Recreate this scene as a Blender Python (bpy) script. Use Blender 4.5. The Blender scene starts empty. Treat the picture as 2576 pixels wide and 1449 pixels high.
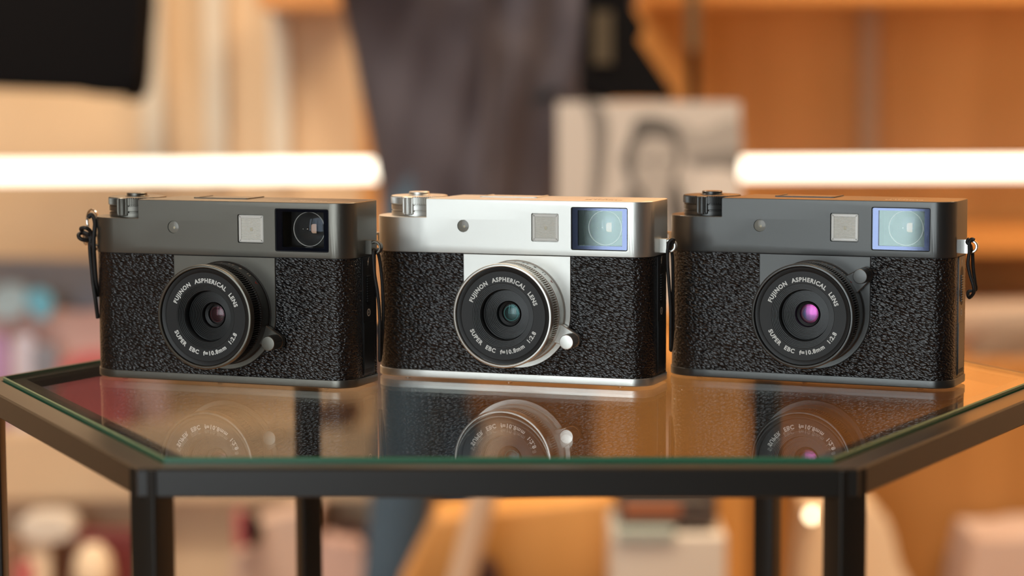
import bpy, bmesh, math, random
from math import sin, cos, pi, radians as R
from mathutils import Vector, Matrix

random.seed(7)
SC = bpy.context.scene
COL = SC.collection
G = 0.80                       # height of the glass table top above the floor
MM = 0.001

# ------------------------------------------------------------------ camera
FPX, W0, H0 = 5860.6, 2576, 1449
EYE = Vector((0.0, 0.0, G + 0.1158))
PITCH, ROLL = 0.0972, -0.004
cd = bpy.data.cameras.new('camera')
cam = bpy.data.objects.new('camera', cd); COL.objects.link(cam)
cam.location = EYE
cam.rotation_mode = 'XYZ'
M = Matrix.Rotation(pi/2 - PITCH, 4, 'X') @ Matrix.Rotation(ROLL, 4, 'Z')
cam.rotation_euler = M.to_euler('XYZ')
cd.sensor_width = 36.0
cd.lens = 36.0*FPX/W0
cd.clip_start = 0.02; cd.clip_end = 50
cd.dof.use_dof = True
cd.dof.focus_distance = 0.822
cd.dof.aperture_fstop = 7.6
SC.camera = cam

def at(px, py, Y):
    """point where the line of sight through a pixel of the photo meets the plane y = Y"""
    x, y = (px - W0/2), (py - H0/2)
    cr, sr = cos(ROLL), sin(ROLL)
    x, y = x*cr + y*sr, -x*sr + y*cr
    d = Vector((x/FPX, 1.0, -y/FPX))
    c, s = cos(PITCH), sin(PITCH)
    w = Vector((d.x, d.y*c + d.z*s, -d.y*s + d.z*c))
    return EYE + w*(Y/w.y)

# ------------------------------------------------------------------ world, lights, exposure
vs = SC.view_settings
vs.view_transform = 'Standard'; vs.look = 'None'; vs.exposure = 0.0; vs.gamma = 1.0
try: vs.use_curve_mapping = False
except Exception: pass
SC.cycles.max_bounces = 12; SC.cycles.transmission_bounces = 10; SC.cycles.transparent_max_bounces = 12
SC.cycles.sample_clamp_indirect = 6.0

wd = bpy.data.worlds.new('world'); SC.world = wd; wd.use_nodes = True
bg = wd.node_tree.nodes['Background']
bg.inputs[0].default_value = (0.72, 0.82, 1.0, 1); bg.inputs[1].default_value = 1.2

def area(name, loc, target, sx, sy, power, color):
    l = bpy.data.lights.new(name, 'AREA'); l.shape = 'RECTANGLE'; l.size = sx; l.size_y = sy
    l.energy = power; l.color = color
    o = bpy.data.objects.new(name, l); COL.objects.link(o); o.location = loc
    o.rotation_euler = (Vector(target) - Vector(loc)).to_track_quat('-Z', 'Y').to_euler()
    return o
# daylight through the front window behind the photographer
WX0, WX1, WZ0, WZ1, WY = -2.90, -0.35, 0.30, 2.45, -2.0
area('window_daylight', ((WX0+WX1)/2, WY+0.03, (WZ0+WZ1)/2), ((WX0+WX1)/2, 3, (WZ0+WZ1)/2),
     WX1-WX0, WZ1-WZ0, 52, (0.94, 1.0, 0.97))
# added unseen warm fill lamps that brighten the shelving wall and portrait
area('fill_wash_left', (-0.9, 2.15, 2.78), (-0.5, 3.75, 0.7), 0.9, 0.25, 60, (1.0, 0.86, 0.69))
area('fill_wash_right', (1.3, 2.15, 2.78), (1.1, 3.75, 0.7), 1.8, 0.25, 80, (1.0, 0.70, 0.42))
area('fill_room', (0.3, 1.6, 2.78), (0.3, 2.4, 0), 1.6, 0.8, 28, (1.0, 0.78, 0.55))  # added unseen fill lamp, lifts the person and lower furniture

# ------------------------------------------------------------------ materials
def nodes(name):
    m = bpy.data.materials.new(name); m.use_nodes = True
    return m, m.node_tree.nodes, m.node_tree.links, m.node_tree.nodes['Principled BSDF']

def mat(name, col, rough=0.5, metal=0.0, noise=None, bump=None, spec=0.5, emit=None, coat=0.0, vary=None):
    """noise=(scale, amount) colour mottling, bump=(scale, strength)"""
    m, n, l, p = nodes(name)
    p.inputs['Base Color'].default_value = (*col, 1)
    p.inputs['Roughness'].default_value = rough
    p.inputs['Metallic'].default_value = metal
    p.inputs['Specular IOR Level'].default_value = spec
    p.inputs['Coat Weight'].default_value = coat
    if noise or bump:
        tc = n.new('ShaderNodeTexCoord')
    if noise:
        nt = n.new('ShaderNodeTexNoise'); nt.inputs['Scale'].default_value = noise[0]; nt.inputs['Detail'].default_value = 4
        l.new(tc.outputs['Object'], nt.inputs['Vector'])
        mx = n.new('ShaderNodeMix'); mx.data_type = 'RGBA'
        a = noise[1]
        mx.inputs[6].default_value = (*[c*(1-a) for c in col], 1)
        mx.inputs[7].default_value = (*[min(1, c*(1+a)) for c in col], 1)
        l.new(nt.outputs['Fac'], mx.inputs[0]); l.new(mx.outputs[2], p.inputs['Base Color'])
    if bump:
        nb = n.new('ShaderNodeTexNoise'); nb.inputs['Scale'].default_value = bump[0]; nb.inputs['Detail'].default_value = 3
        l.new(tc.outputs['Object'], nb.inputs['Vector'])
        b = n.new('ShaderNodeBump'); b.inputs['Strength'].default_value = bump[1]; b.inputs['Distance'].default_value = 0.0002 if bump[0] > 500 else 0.004
        l.new(nb.outputs['Fac'], b.inputs['Height']); l.new(b.outputs['Normal'], p.inputs['Normal'])
    if emit:
        p.inputs['Emission Color'].default_value = (*emit[0], 1); p.inputs['Emission Strength'].default_value = emit[1]
    return m

def wood(name, c1, c2, scale=(3, 3, 40), rough=0.45):
    m, n, l, p = nodes(name)
    tc = n.new('ShaderNodeTexCoord'); mp = n.new('ShaderNodeMapping'); mp.inputs['Scale'].default_value = scale
    nt = n.new('ShaderNodeTexNoise'); nt.inputs['Scale'].default_value = 1.5; nt.inputs['Detail'].default_value = 6; nt.inputs['Distortion'].default_value = 0.8
    cr = n.new('ShaderNodeValToRGB')
    cr.color_ramp.elements[0].position = 0.3; cr.color_ramp.elements[0].color = (*c1, 1)
    cr.color_ramp.elements[1].position = 0.72; cr.color_ramp.elements[1].color = (*c2, 1)
    l.new(tc.outputs['Object'], mp.inputs['Vector']); l.new(mp.outputs['Vector'], nt.inputs['Vector'])
    l.new(nt.outputs['Fac'], cr.inputs['Fac']); l.new(cr.outputs['Color'], p.inputs['Base Color'])
    p.inputs['Roughness'].default_value = rough
    return m

def leather_mat(name, tint):
    m, n, l, p = nodes(name)
    tc = n.new('ShaderNodeTexCoord'); mp = n.new('ShaderNodeMapping')
    m0 = n.new('ShaderNodeMapping'); m0.inputs['Rotation'].default_value = (0, R(-16), 0)
    l.new(tc.outputs['Object'], m0.inputs['Vector'])
    mp.inputs['Scale'].default_value = (620, 1000, 1480)
    nz = n.new('ShaderNodeTexNoise'); nz.inputs['Scale'].default_value = 0.8; nz.inputs['Detail'].default_value = 1
    l.new(m0.outputs['Vector'], mp.inputs['Vector']); l.new(mp.outputs['Vector'], nz.inputs['Vector'])
    sub = n.new('ShaderNodeVectorMath'); sub.operation = 'SUBTRACT'; sub.inputs[1].default_value = (.5, .5, .5)
    scl = n.new('ShaderNodeVectorMath'); scl.operation = 'SCALE'; scl.inputs[3].default_value = 0.9
    add = n.new('ShaderNodeVectorMath'); add.operation = 'ADD'
    l.new(nz.outputs['Color'], sub.inputs[0]); l.new(sub.outputs[0], scl.inputs[0])
    l.new(mp.outputs['Vector'], add.inputs[0]); l.new(scl.outputs[0], add.inputs[1])
    vo = n.new('ShaderNodeTexVoronoi'); vo.feature = 'F1'; vo.inputs['Scale'].default_value = 1.0
    l.new(add.outputs[0], vo.inputs['Vector'])
    pw = n.new('ShaderNodeMath'); pw.operation = 'POWER'; pw.inputs[1].default_value = 2.3
    l.new(vo.outputs['Distance'], pw.inputs[0])
    n2 = n.new('ShaderNodeTexNoise'); n2.inputs['Scale'].default_value = 2.6; n2.inputs['Detail'].default_value = 2
    l.new(mp.outputs['Vector'], n2.inputs['Vector'])
    mu = n.new('ShaderNodeMath'); mu.operation = 'MULTIPLY_ADD'; mu.inputs[1].default_value = 0.22
    l.new(n2.outputs['Fac'], mu.inputs[0])
    inv = n.new('ShaderNodeMath'); inv.operation = 'SUBTRACT'; inv.inputs[0].default_value = 1.0
    l.new(pw.outputs[0], inv.inputs[1]); l.new(inv.outputs[0], mu.inputs[2])
    b = n.new('ShaderNodeBump'); b.inputs['Strength'].default_value = 1.0; b.inputs['Distance'].default_value = 0.00042
    l.new(mu.outputs[0], b.inputs['Height']); l.new(b.outputs['Normal'], p.inputs['Normal'])
    p.inputs['Base Color'].default_value = (*tint, 1)
    p.inputs['Roughness'].default_value = 0.23
    p.inputs['Specular IOR Level'].default_value = 0.65
    return m

def coat_glass(name, tint, fac, rough=0.02):
    """a thin pane with a coloured reflective coating"""
    m = bpy.data.materials.new(name); m.use_nodes = True
    n, l = m.node_tree.nodes, m.node_tree.links; n.clear()
    o = n.new('ShaderNodeOutputMaterial'); mx = n.new('ShaderNodeMixShader')
    t = n.new('ShaderNodeBsdfTransparent'); g = n.new('ShaderNodeBsdfGlossy')
    g.inputs['Color'].default_value = (*tint, 1); g.inputs['Roughness'].default_value = rough
    mx.inputs[0].default_value = fac
    l.new(t.outputs[0], mx.inputs[1]); l.new(g.outputs[0], mx.inputs[2]); l.new(mx.outputs[0], o.inputs[0])
    return m

MT = {}
MT['silver'] = mat('silver_metal', (0.74, 0.74, 0.70), 0.38, 0.9, bump=(9000, 0.05))
MT['graphite'] = mat('graphite_metal', (0.185, 0.178, 0.155), 0.34, 0.85, bump=(9000, 0.07))
MT['black'] = mat('black_metal', (0.105, 0.107, 0.105), 0.30, 0.75, bump=(9000, 0.05))
MT['leather'] = leather_mat('black_leatherette', (0.005, 0.005, 0.006))
MT['plastic'] = mat('black_plastic', (0.010, 0.010, 0.010), 0.40, 0, bump=(6000, 0.1))
MT['seam'] = mat('dark_seam', (0.004, 0.004, 0.004), 0.6)
MT['knurl_black'] = mat('black_ring_paint', (0.030, 0.026, 0.023), 0.36, 0.4)
MT['name_ring'] = mat('dark_grey_name_ring', (0.019, 0.019, 0.019), 0.48, 0.2)
MT['cone'] = mat('black_ribbed_baffle', (0.024, 0.025, 0.025), 0.30, 0.3)
MT['void'] = mat('deep_black', (0.002, 0.002, 0.002), 0.5)
MT['white_ink'] = mat('white_ink', (0.90, 0.90, 0.86), 0.5)
MT['cream_ink'] = mat('pale_ink', (0.85, 0.74, 0.62), 0.5)
MT['dark_ink'] = mat('dark_ink', (0.03, 0.03, 0.03), 0.5)
MT['red_ink'] = mat('red_ink', (0.55, 0.04, 0.02), 0.5)
MT['flash'] = mat('flash_diffuser', (0.92, 0.90, 0.84), 0.28, coat=0.6)
MT['flash_rib'] = mat('flash_diffuser_groove', (0.36, 0.35, 0.32), 0.4)
MT['af'] = mat('sensor_window', (0.27, 0.26, 0.22), 0.3, coat=0.3)
MT['yellow'] = mat('yellow_spot', (0.66, 0.60, 0.42), 0.35)
MT['bezel_blue'] = mat('blue_coated_bezel', (0.085, 0.105, 0.185), 0.045, 0.95, spec=0.2)
MT['pane_green'] = coat_glass('green_coated_pane', (0.72, 0.98, 0.82), 0.060, 0.03)
MT['clear'] = coat_glass('clear_cover_glass', (0.7, 0.8, 1.0), 0.03)
MT['view_patch'] = mat('amber_view_patch', (0.98, 0.62, 0.42), 0.3)
MT['steel'] = mat('polished_steel', (0.70, 0.68, 0.64), 0.16, 1.0)
MT['cord'] = mat('black_cord', (0.014, 0.012, 0.011), 0.55, bump=(2500, 0.6))
MT['frame'] = mat('black_powder_coat', (0.017, 0.015, 0.012), 0.30, 0.0, bump=(1800, 0.15))

def table_glass():
    m, n, l, p = nodes('greenish_table_glass')
    p.inputs['Base Color'].default_value = (1, 1, 1, 1); p.inputs['Roughness'].default_value = 0.0
    p.inputs['IOR'].default_value = 1.5; p.inputs['Transmission Weight'].default_value = 1.0
    va = n.new('ShaderNodeVolumeAbsorption'); va.inputs['Color'].default_value = (0.30, 0.84, 0.62, 1); va.inputs['Density'].default_value = 6
    l.new(va.outputs[0], n['Material Output'].inputs['Volume'])
    return m
MT['glass'] = table_glass()
MT['glass_edge'] = mat('ground_green_glass_edge', (0.05, 0.20, 0.11), 0.22, coat=0.3)

# ------------------------------------------------------------------ mesh helpers
class MB:
    def __init__(self): self.bm = bmesh.new()
    def v(self, p): return self.bm.verts.new(p)
    def face(self, vs, mi=0):
        try:
            f = self.bm.faces.new(vs); f.material_index = mi; return f
        except ValueError: return None
    def loft(self, loops, cap0=True, cap1=True, closed=True, mi=0):
        L = [[self.v(p) for p in lp] for lp in loops]
        n = len(L[0])
        for a, b in zip(L, L[1:]):
            for i in range(n if closed else n-1):
                j = (i+1) % n
                self.face([a[i], a[j], b[j], b[i]], mi)
        if cap0: self.face(list(reversed(L[0])), mi)
        if cap1: self.face(L[-1], mi)
        return self
    def box(self, x0, x1, y0, y1, z0, z1, mi=0):
        lp = lambda z: [(x0, y0, z), (x1, y0, z), (x1, y1, z), (x0, y1, z)]
        return self.loft([lp(z0), lp(z1)], mi=mi)
    def poly_prism(self, pts, fn, t0, t1, mi=0):
        """2D polygon (u,v) extruded along t; fn(u,v,t) -> xyz"""
        return self.loft([[fn(u, v, t0) for u, v in pts], [fn(u, v, t1) for u, v in pts]], mi=mi)
    def tube(self, pts, r, seg=10, closed=False, mi=0):
        pts = [Vector(p) for p in pts]; n = len(pts); loops = []
        up = Vector((0.13, 0.29, 0.95)).normalized()
        for i, p in enumerate(pts):
            a = pts[(i-1) % n] if (closed or i > 0) else p
            b = pts[(i+1) % n] if (closed or i < n-1) else p
            t = (b - a).normalized()
            s = t.cross(up)
            if s.length < 1e-6: s = t.cross(Vector((1, 0, 0)))
            s.normalize(); q = s.cross(t).normalized(); up = q
            rr = r[i] if isinstance(r, (list, tuple)) else r
            loops.append([p + (s*cos(2*pi*k/seg) + q*sin(2*pi*k/seg))*rr for k in range(seg)])
        if closed:
            self.loft(loops + [loops[0]], False, False, mi=mi)
            bmesh.ops.remove_doubles(self.bm, verts=self.bm.verts, dist=1e-7)
        else: self.loft(loops, mi=mi)
        return self
    def build(self, name, m, parent=None, angle=32, smooth=True):
        bm = self.bm
        bmesh.ops.recalc_face_normals(bm, faces=bm.faces)
        me = bpy.data.meshes.new(name); bm.to_mesh(me); bm.free()
        for k in (m if isinstance(m, (list, tuple)) else [m]): me.materials.append(k)
        if smooth:
            me.shade_smooth(); me.set_sharp_from_angle(angle=R(angle))
        o = bpy.data.objects.new(name, me); COL.objects.link(o)
        if parent: o.parent = parent
        return o

def tag(o, label, cat, group=None, kind=None):
    o['label'] = label; o['category'] = cat
    if group: o['group'] = group
    if kind: o['kind'] = kind
    return o
def empty(name, loc, rz=0):
    o = bpy.data.objects.new(name, None); COL.objects.link(o); o.empty_display_size = 0.02
    o.location = loc; o.rotation_euler = (0, 0, rz); return o
def struct(o): o['kind'] = 'structure'; return o

def arc(cx, cy, r, a0, a1, n):
    return [(cx + r*cos(R(a0 + (a1-a0)*i/n)), cy + r*sin(R(a0 + (a1-a0)*i/n))) for i in range(n+1)]
def rrect(x0, x1, y0, y1, r, n=6):
    if not isinstance(r, (list, tuple)): r = [r]*4   # order: x0y0, x1y0, x1y1, x0y1
    return (arc(x0+r[0], y0+r[0], r[0], 180, 270, n) + arc(x1-r[1], y0+r[1], r[1], 270, 360, n) +
            arc(x1-r[2], y1-r[2], r[2], 0, 90, n) + arc(x0+r[3], y1-r[3], r[3], 90, 180, n))
def inset(P, d):
    n = len(P); out = []
    for i in range(n):
        a, b, c = P[i-1], P[i], P[(i+1) % n]
        def nrm(p, q):
            dx, dy = q[0]-p[0], q[1]-p[1]; L = math.hypot(dx, dy) or 1
            return (-dy/L, dx/L)
        n1, n2 = nrm(a, b), nrm(b, c)
        mx, my = n1[0]+n2[0], n1[1]+n2[1]; L2 = mx*mx+my*my or 1
        k = 2*d/L2
        out.append((b[0]+mx*k, b[1]+my*k))
    return out
def prism(mb, P, z0, z1, ch0=0.0, ch1=0.0, seg=3, mi=0, S=MM):
    """vertical prism (mm) with rounded bottom / top edges"""
    L = []
    def add(d, z): L.append([(x*S, y*S, z*S) for x, y in (inset(P, d) if d else P)])
    if ch0:
        for k in range(seg+1):
            a = pi/2*k/seg; add(ch0*(1-sin(a)), z0 + ch0*(1-cos(a)))
    else: add(0, z0)
    if ch1:
        for k in range(seg+1):
            a = pi/2*k/seg; add(ch1*(1-cos(a)), z1 - ch1*(1-sin(a)))
    else: add(0, z1)
    mb.loft(L, mi=mi)
def lathe_y(mb, prof, cx, cz, seg=96, rad=None, mi=0, S=MM, cap0=False, cap1=False):
    """profile [(radius, t)], t = distance in front of the body (towards -y); rad(k, seg, r, i) may change radii"""
    L = []
    for i, (r, t) in enumerate(prof):
        L.append([((cx + (rad(k, r, i) if rad else r)*cos(2*pi*k/seg))*S, -t*S, (cz + (rad(k, r, i) if rad else r)*sin(2*pi*k/seg))*S) for k in range(seg)])
    mb.loft(L, cap0, cap1, mi=mi)
def lathe_z(mb, prof, cx, cy, seg=64, rad=None, mi=0, S=MM, cap0=True, cap1=True):
    L = []
    for i, (r, z) in enumerate(prof):
        L.append([((cx + (rad(k, r, i) if rad else r)*cos(2*pi*k/seg))*S, (cy + (rad(k, r, i) if rad else r)*sin(2*pi*k/seg))*S, z*S) for k in range(seg)])
    mb.loft(L, cap0, cap1, mi=mi)

def evaluated(o):
    dg = bpy.context.evaluated_depsgraph_get(); dg.update()
    return bpy.data.meshes.new_from_object(o.evaluated_get(dg), depsgraph=dg)
def boolean(o, others, op):
    for c in others:
        md = o.modifiers.new('b', 'BOOLEAN'); md.operation = op; md.object = c; md.solver = 'EXACT'
    bpy.context.view_layer.update()
    me = evaluated(o)
    mats = [m for m in o.data.materials]
    o.modifiers.clear(); old = o.data; o.data = me; bpy.data.meshes.remove(old)
    me.materials.clear()
    for m in mats: me.materials.append(m)
    for c in others:
        d = c.data; bpy.data.objects.remove(c); bpy.data.meshes.remove(d)
    return o

# ------------------------------------------------------------------ lettering
_GL = {}
def glyph(ch, weight=0.0):
    key = (ch, weight)
    if key not in _GL:
        def wid(s):
            cu = bpy.data.curves.new('t', 'FONT'); cu.body = s; cu.size = 1.0; cu.offset = weight; cu.resolution_u = 3
            o = bpy.data.objects.new('t', cu); COL.objects.link(o); bpy.context.view_layer.update()
            me = evaluated(o); bpy.data.objects.remove(o); bpy.data.curves.remove(cu)
            return me
        m1 = wid(ch)
        vs_ = [(v.co.x, v.co.y) for v in m1.vertices]; fs = [tuple(p.vertices) for p in m1.polygons]
        m2 = wid('I'+ch+'I'); m3 = wid('II')
        ext = lambda m: max(v.co.x for v in m.vertices) - min(v.co.x for v in m.vertices)
        _GL[key] = (vs_, fs, ext(m2) - ext(m3))
    return _GL[key]
def text_on(mb, s, size, fn, x0=0.0, track=0.0, weight=0.0, mi=0, rigid=None):
    """fn(x, y, x_letter_centre) -> xyz"""
    x = x0
    for ch in s:
        if ch == ' ': x += size*0.33 + track; continue
        vs_, fs, adv = glyph(ch, weight)
        xc = x + adv*size/2
        V = [mb.v(fn(x + a*size, b*size, xc)) for a, b in vs_]
        for f in fs: mb.face([V[i] for i in f], mi)
        x += adv*size + track
    return x
def text_w(s, size, track, weight):
    return sum((size*0.33 if c == ' ' else glyph(c, weight)[2]*size) + track for c in s)
def text_arc(mb, s, size, cx, cz, r, mid, t, top=True, span=None, weight=0.02, S=MM):
    """letters around a circle facing -y; mid = angle (deg) of the middle; span = total angle (deg)"""
    rt = r + size*0.36
    track = (R(span)*rt - text_w(s, size, 0, weight))/len(s) if span else 0.0
    wtot = text_w(s, size, track, weight)
    def fn(x, y, xc):
        d = (xc - wtot/2)/rt
        if top:
            a = R(mid) - d; dx, dy = x - xc, y + r
            return ((cx + dx*sin(a) + dy*cos(a))*S, -t*S, (cz - dx*cos(a) + dy*sin(a))*S)
        a = R(mid) + d; dx, dy = x - xc, -(r + size*0.72) + y
        return ((cx - dx*sin(a) - dy*cos(a))*S, -t*S, (cz + dx*cos(a) - dy*sin(a))*S)
    text_on(mb, s, size, fn, 0, track, weight)

# ------------------------------------------------------------------ the compact cameras
CW, CD = 105.8, 25.6
OUT = rrect(-1.4, CW, 0, CD, [12.7, 7.6, 2.6, 12.3], 16)
XN, ZN0, ZN1, ZC, ZB = 21.7, 59.4, 66.3, 46.65, 3.4
DX, DY, DR = 13.3, 14.0, 10.6
AX, AZ = 56.4, 26.1
FT = 0.5

def make_camera(loc, rz, metal, ring_mat, knob_angle, ink, coat, label):
    root = empty('compact_camera', loc, rz)
    tag(root, label, 'camera', 'compact cameras on the glass table')
    K = Matrix.Translation((-CW/2*MM, 0, 0))
    parts = []
    def B(mb, name, m, parent=None, **k):
        bmesh.ops.transform(mb.bm, matrix=K, verts=mb.bm.verts)
        o = mb.build(name, m, None, **k); parts.append((o, parent or root)); return o
    # --- leather wrapped body
    mb = MB(); prism(mb, inset(OUT, 0.32), ZB-0.3, ZC+0.3)
    B(mb, 'leather_wrap', MT['leather'])
    # --- base plate with feet
    mb = MB(); prism(mb, OUT, FT, ZB, 0.45, 0.15)
    base = B(mb, 'base_plate', metal)
    for fx, fy in ((12, 5), (52, 4), (94, 5), (12, 21), (94, 21)):
        mb = MB(); lathe_z(mb, [(0.9, 0), (1.1, 0.15), (1.1, FT+0.1)], fx, fy, 16)
        B(mb, 'foot', MT['plastic'] if metal is not MT['silver'] else MT['steel'], base)
    # --- top cover: low shoulder under the dial, raised housing on the rest
    mb = MB(); prism(mb, OUT, ZC, ZN0, 0.12, 0.35)
    cover = B(mb, 'top_cover', metal)
    a_in = math.degrees(math.acos((XN-DX)/11.3))
    P = [(XN, 0.0)] + arc(CW-7.6, 7.6, 7.6, 270, 360, 12) + arc(CW-2.6, CD-2.6, 2.6, 0, 90, 8) + [(26.2, CD), (24.9, DY+3)]
    P += arc(DX, DY, 11.5, 3, -a_in, 9)
    mb = MB(); prism(mb, P, ZC+3, ZN1, 0, 0.45)
    bmesh.ops.transform(mb.bm, matrix=K, verts=mb.bm.verts)
    cover = boolean(cover, [mb.build('housing', metal)], 'UNION')
    # cutters
    XV0, XV1, ZV0, ZV1 = 76.9, 98.0, 48.75, 64.1
    XF0, XF1, ZF0, ZF1 = 62.0, 72.35, 51.45, 61.65
    cut = []
    def cutter(pts, y1):
        mb = MB(); mb.poly_prism(pts, lambda u, v, t: ((u-CW/2)*MM, t*MM, v*MM), -2, y1)
        cut.append(mb.build('cut', metal, None, smooth=False))
    cutter(rrect(XV0, XV1, ZV0, ZV1, 0.7, 4), 9)
    cutter(rrect(XF0, XF1, ZF0, ZF1, 0.6, 4), 1.6)
    cutter(arc(35.9, 56.5, 2.25, 0, 350, 35), 1.0)
    cover = boolean(cover, cut, 'DIFFERENCE')
    cover.data.shade_smooth(); cover.data.set_sharp_from_angle(angle=R(28))
    # --- dark seam strip between cover and body
    mb = MB(); prism(mb, inset(OUT, 0.15), ZC-0.22, ZC+0.05)
    B(mb, 'seam_strip', MT['seam'])
    # --- lens plate (U shaped)
    hw = 20.4
    U = [(AX-hw, ZC-0.2)] + arc(AX, AZ, hw, 180, 360, 48) + [(AX+hw, ZC-0.2)]
    mb = MB()
    L = [[(u*MM, y*MM, v*MM) for u, v in inset(U, d)] for y, d in ((1.0, 0), (0.12, 0), (0.0, 0.04), (-0.12, 0.15))]
    mb.loft(L)
    B(mb, 'lens_plate', metal)
    mb = MB()
    L = [[(u*MM, y*MM, v*MM) for u, v in inset(U, d)] for y, d in ((1.0, -0.16), (0.2, -0.16))]
    mb.loft(L); B(mb, 'lens_plate_edge', MT['seam'])
    # --- lens: everything around the axis
    # aperture ring with numerals
    mb = MB()
    lathe_y(mb, [(18.7, 0), (18.7, 0.5), (18.35, 0.7), (18.35, 6.5), (18.15, 6.7), (17.5, 6.8)], AX, AZ, 128)
    ap = B(mb, 'aperture_ring', ring_mat)
    def numeral(s, ang, m, nm, size=1.9):
        mb = MB(); rr = 18.38; tc_ = 3.2
        w = text_w(s, size, 0.1, 0.03)
        def fn(x, y, xc):
            a = R(ang) + (x - w/2)/rr           # readable from behind the camera
            t = tc_ + y - size*0.36
            return ((AX + rr*cos(a))*MM, -t*MM, (AZ + rr*sin(a))*MM)
        text_on(mb, s, size, fn, 0, 0.1, 0.03)
        B(mb, nm, m, ap, smooth=False)
    for s, a in (('2.8', 102), ('4', 88), ('5.6', 76), ('8', 64), ('11', 51.5)):
        numeral(s, a, ink, 'aperture_numeral')
    numeral('A', 39, MT['red_ink'], 'aperture_letter')
    # knurled focus ring
    NT = 132
    def kn(k, r, i): return r - (0.70 if (k % 4) in (2, 3) and i in (2, 3) else 0)
    mb = MB()
    lathe_y(mb, [(17.5, 6.85), (18.3, 6.95), (18.32, 7.25), (18.32, 12.6), (18.1, 12.75), (17.6, 12.8)], AX, AZ, NT*4, kn)
    B(mb, 'focus_ring', ring_mat, ap, angle=25)
    # front rim
    mb = MB()
    lathe_y(mb, [(17.4, 12.7), (18.35, 12.8), (18.6, 13.0), (18.6, 15.25), (18.45, 15.6), (18.2, 15.75), (17.75, 15.75), (17.5, 15.55), (17.4, 14.3), (17.0, 14.2)], AX, AZ, 160)
    rim = B(mb, 'front_rim', metal)
    # name ring
    mb = MB()
    lathe_y(mb, [(17.35, 14.4), (17.2, 14.95), (16.0, 14.75), (15.75, 14.55), (11.5, 14.55), (11.4, 14.45)], AX, AZ, 160)
    nr = B(mb, 'name_ring', MT['name_ring'])
    mb = MB(); text_arc(mb, 'FUJINON  ASPHERICAL  LENS', 2.08, AX, AZ, 12.2, 88.3, 14.6, True, 142, 0.042)
    text_arc(mb, 'SUPER  EBC  f=10.8mm  1:2.8', 2.08, AX, AZ, 12.2, 270, 14.6, False, 132, 0.042)
    bm = mb.bm
    B(mb, 'lettering', MT['white_ink'], nr, smooth=False)
    # ribbed baffle
    prof = [(11.45, 14.5)]
    r, t = 11.35, 14.45
    for k in range(5):
        prof += [(r, t), (r-0.32, t), (r-0.36, t-0.30), (r-0.44, t-0.34)]; r -= 0.44; t -= 0.34
    prof += [(9.1, 12.7), (9.0, 10.9), (8.75, 10.8)]
    prof[-2:] = [(9.05, 9.6), (8.75, 9.5)]
    r, t = 8.65, 10.3
    prof += [(8.68, 10.2)]
    for k in range(8):
        prof += [(r, t), (r-0.37, t+0.02), (r-0.39, t-0.32), (r-0.47, t-0.32)]; r -= 0.50; t -= 0.27
    prof += [(4.6, 8.0), (4.5, 6.6), (3.4, 6.2)]
    mb = MB(); lathe_y(mb, prof, AX, AZ, 128)
    bf = B(mb, 'ribbed_baffle', MT['cone'], angle=20)
    mb = MB(); lathe_y(mb, [(4.42, 8.5), (4.4, 6.7), (3.5, 6.35), (3.45, 5.0), (0.01, 5.0)], AX, AZ, 64)
    B(mb, 'glass_mount', MT['void'], bf)
    # glass elements: a dome of coated glass over a second one
    def dome(rr, t0, h, n=10):
        Rd = (rr*rr + h*h)/(2*h)
        return [(rr*(1-k/n) if k < n else 0.005, t0 + math.sqrt(max(0, Rd*Rd - (rr*(1-k/n))**2)) - (Rd - h)) for k in range(n+1)]
    mb = MB(); lathe_y(mb, dome(3.45, 6.6, 0.5), AX, AZ, 64, cap1=True)
    lg = B(mb, 'lens_glass', coat[0])
    mb = MB(); lathe_y(mb, dome(2.6, 5.2, 0.55), AX, AZ, 64, cap1=True)
    B(mb, 'inner_element', coat[1], lg)
    mb = MB()
    lathe_y(mb, [(2.62, 5.9), (2.72, 6.02), (2.58, 6.05), (2.5, 5.9)], AX, AZ, 64)
    B(mb, 'element_edge', coat[2], lg)
    # --- focus lever with knob
    ka = R(knob_angle); kx, kz = AX + 23.7*cos(ka), AZ + 23.7*sin(ka)
    hull = [(AX + 17.9*cos(ka - R(12)), AZ + 17.9*sin(ka - R(12)))]
    hull += arc(kx, kz, 2.75, knob_angle - 75, knob_angle + 75, 14)
    hull += [(AX + 17.9*cos(ka + R(12)), AZ + 17.9*sin(ka + R(12)))]
    mb = MB()
    mb.loft([[(u*MM, -y*MM, v*MM) for u, v in inset(hull, d)] for y, d in ((1.0, 0), (2.8, 0), (3.05, 0.25))])
    lev = B(mb, 'focus_lever', metal)
    def kk(k, r, i): return r - (0.16 if k % 4 in (2, 3) and i in (2, 3) else 0)
    mb = MB(); lathe_y(mb, [(2.3, 2.9), (2.55, 3.1), (2.68, 3.4), (2.68, 8.2), (2.6, 8.5), (2.6, 9.2), (2.45, 9.45), (2.2, 9.5)], kx, kz, 112, kk, cap0=True, cap1=True)
    B(mb, 'lever_knob', [metal], lev, angle=25)
    # --- viewfinder window
    x0, x1, z0, z1 = XV0+0.3, XV1-0.3, ZV0+0.3, ZV1-0.3
    ix0, ix1, iz0, iz1 = XV0+2.4, XV1-2.2, ZV0+1.6, ZV1-1.2
    mb = MB()
    def rect_ring(a, b, y):   # flat ring between two rectangles
        A = [mb.v((u*MM, y*MM, v*MM)) for u, v in a]; Bv = [mb.v((u*MM, y*MM, v*MM)) for u, v in b]
        for i in range(len(A)): mb.face([A[i], A[(i+1) % len(A)], Bv[(i+1) % len(A)], Bv[i]])
        return A, Bv
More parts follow.
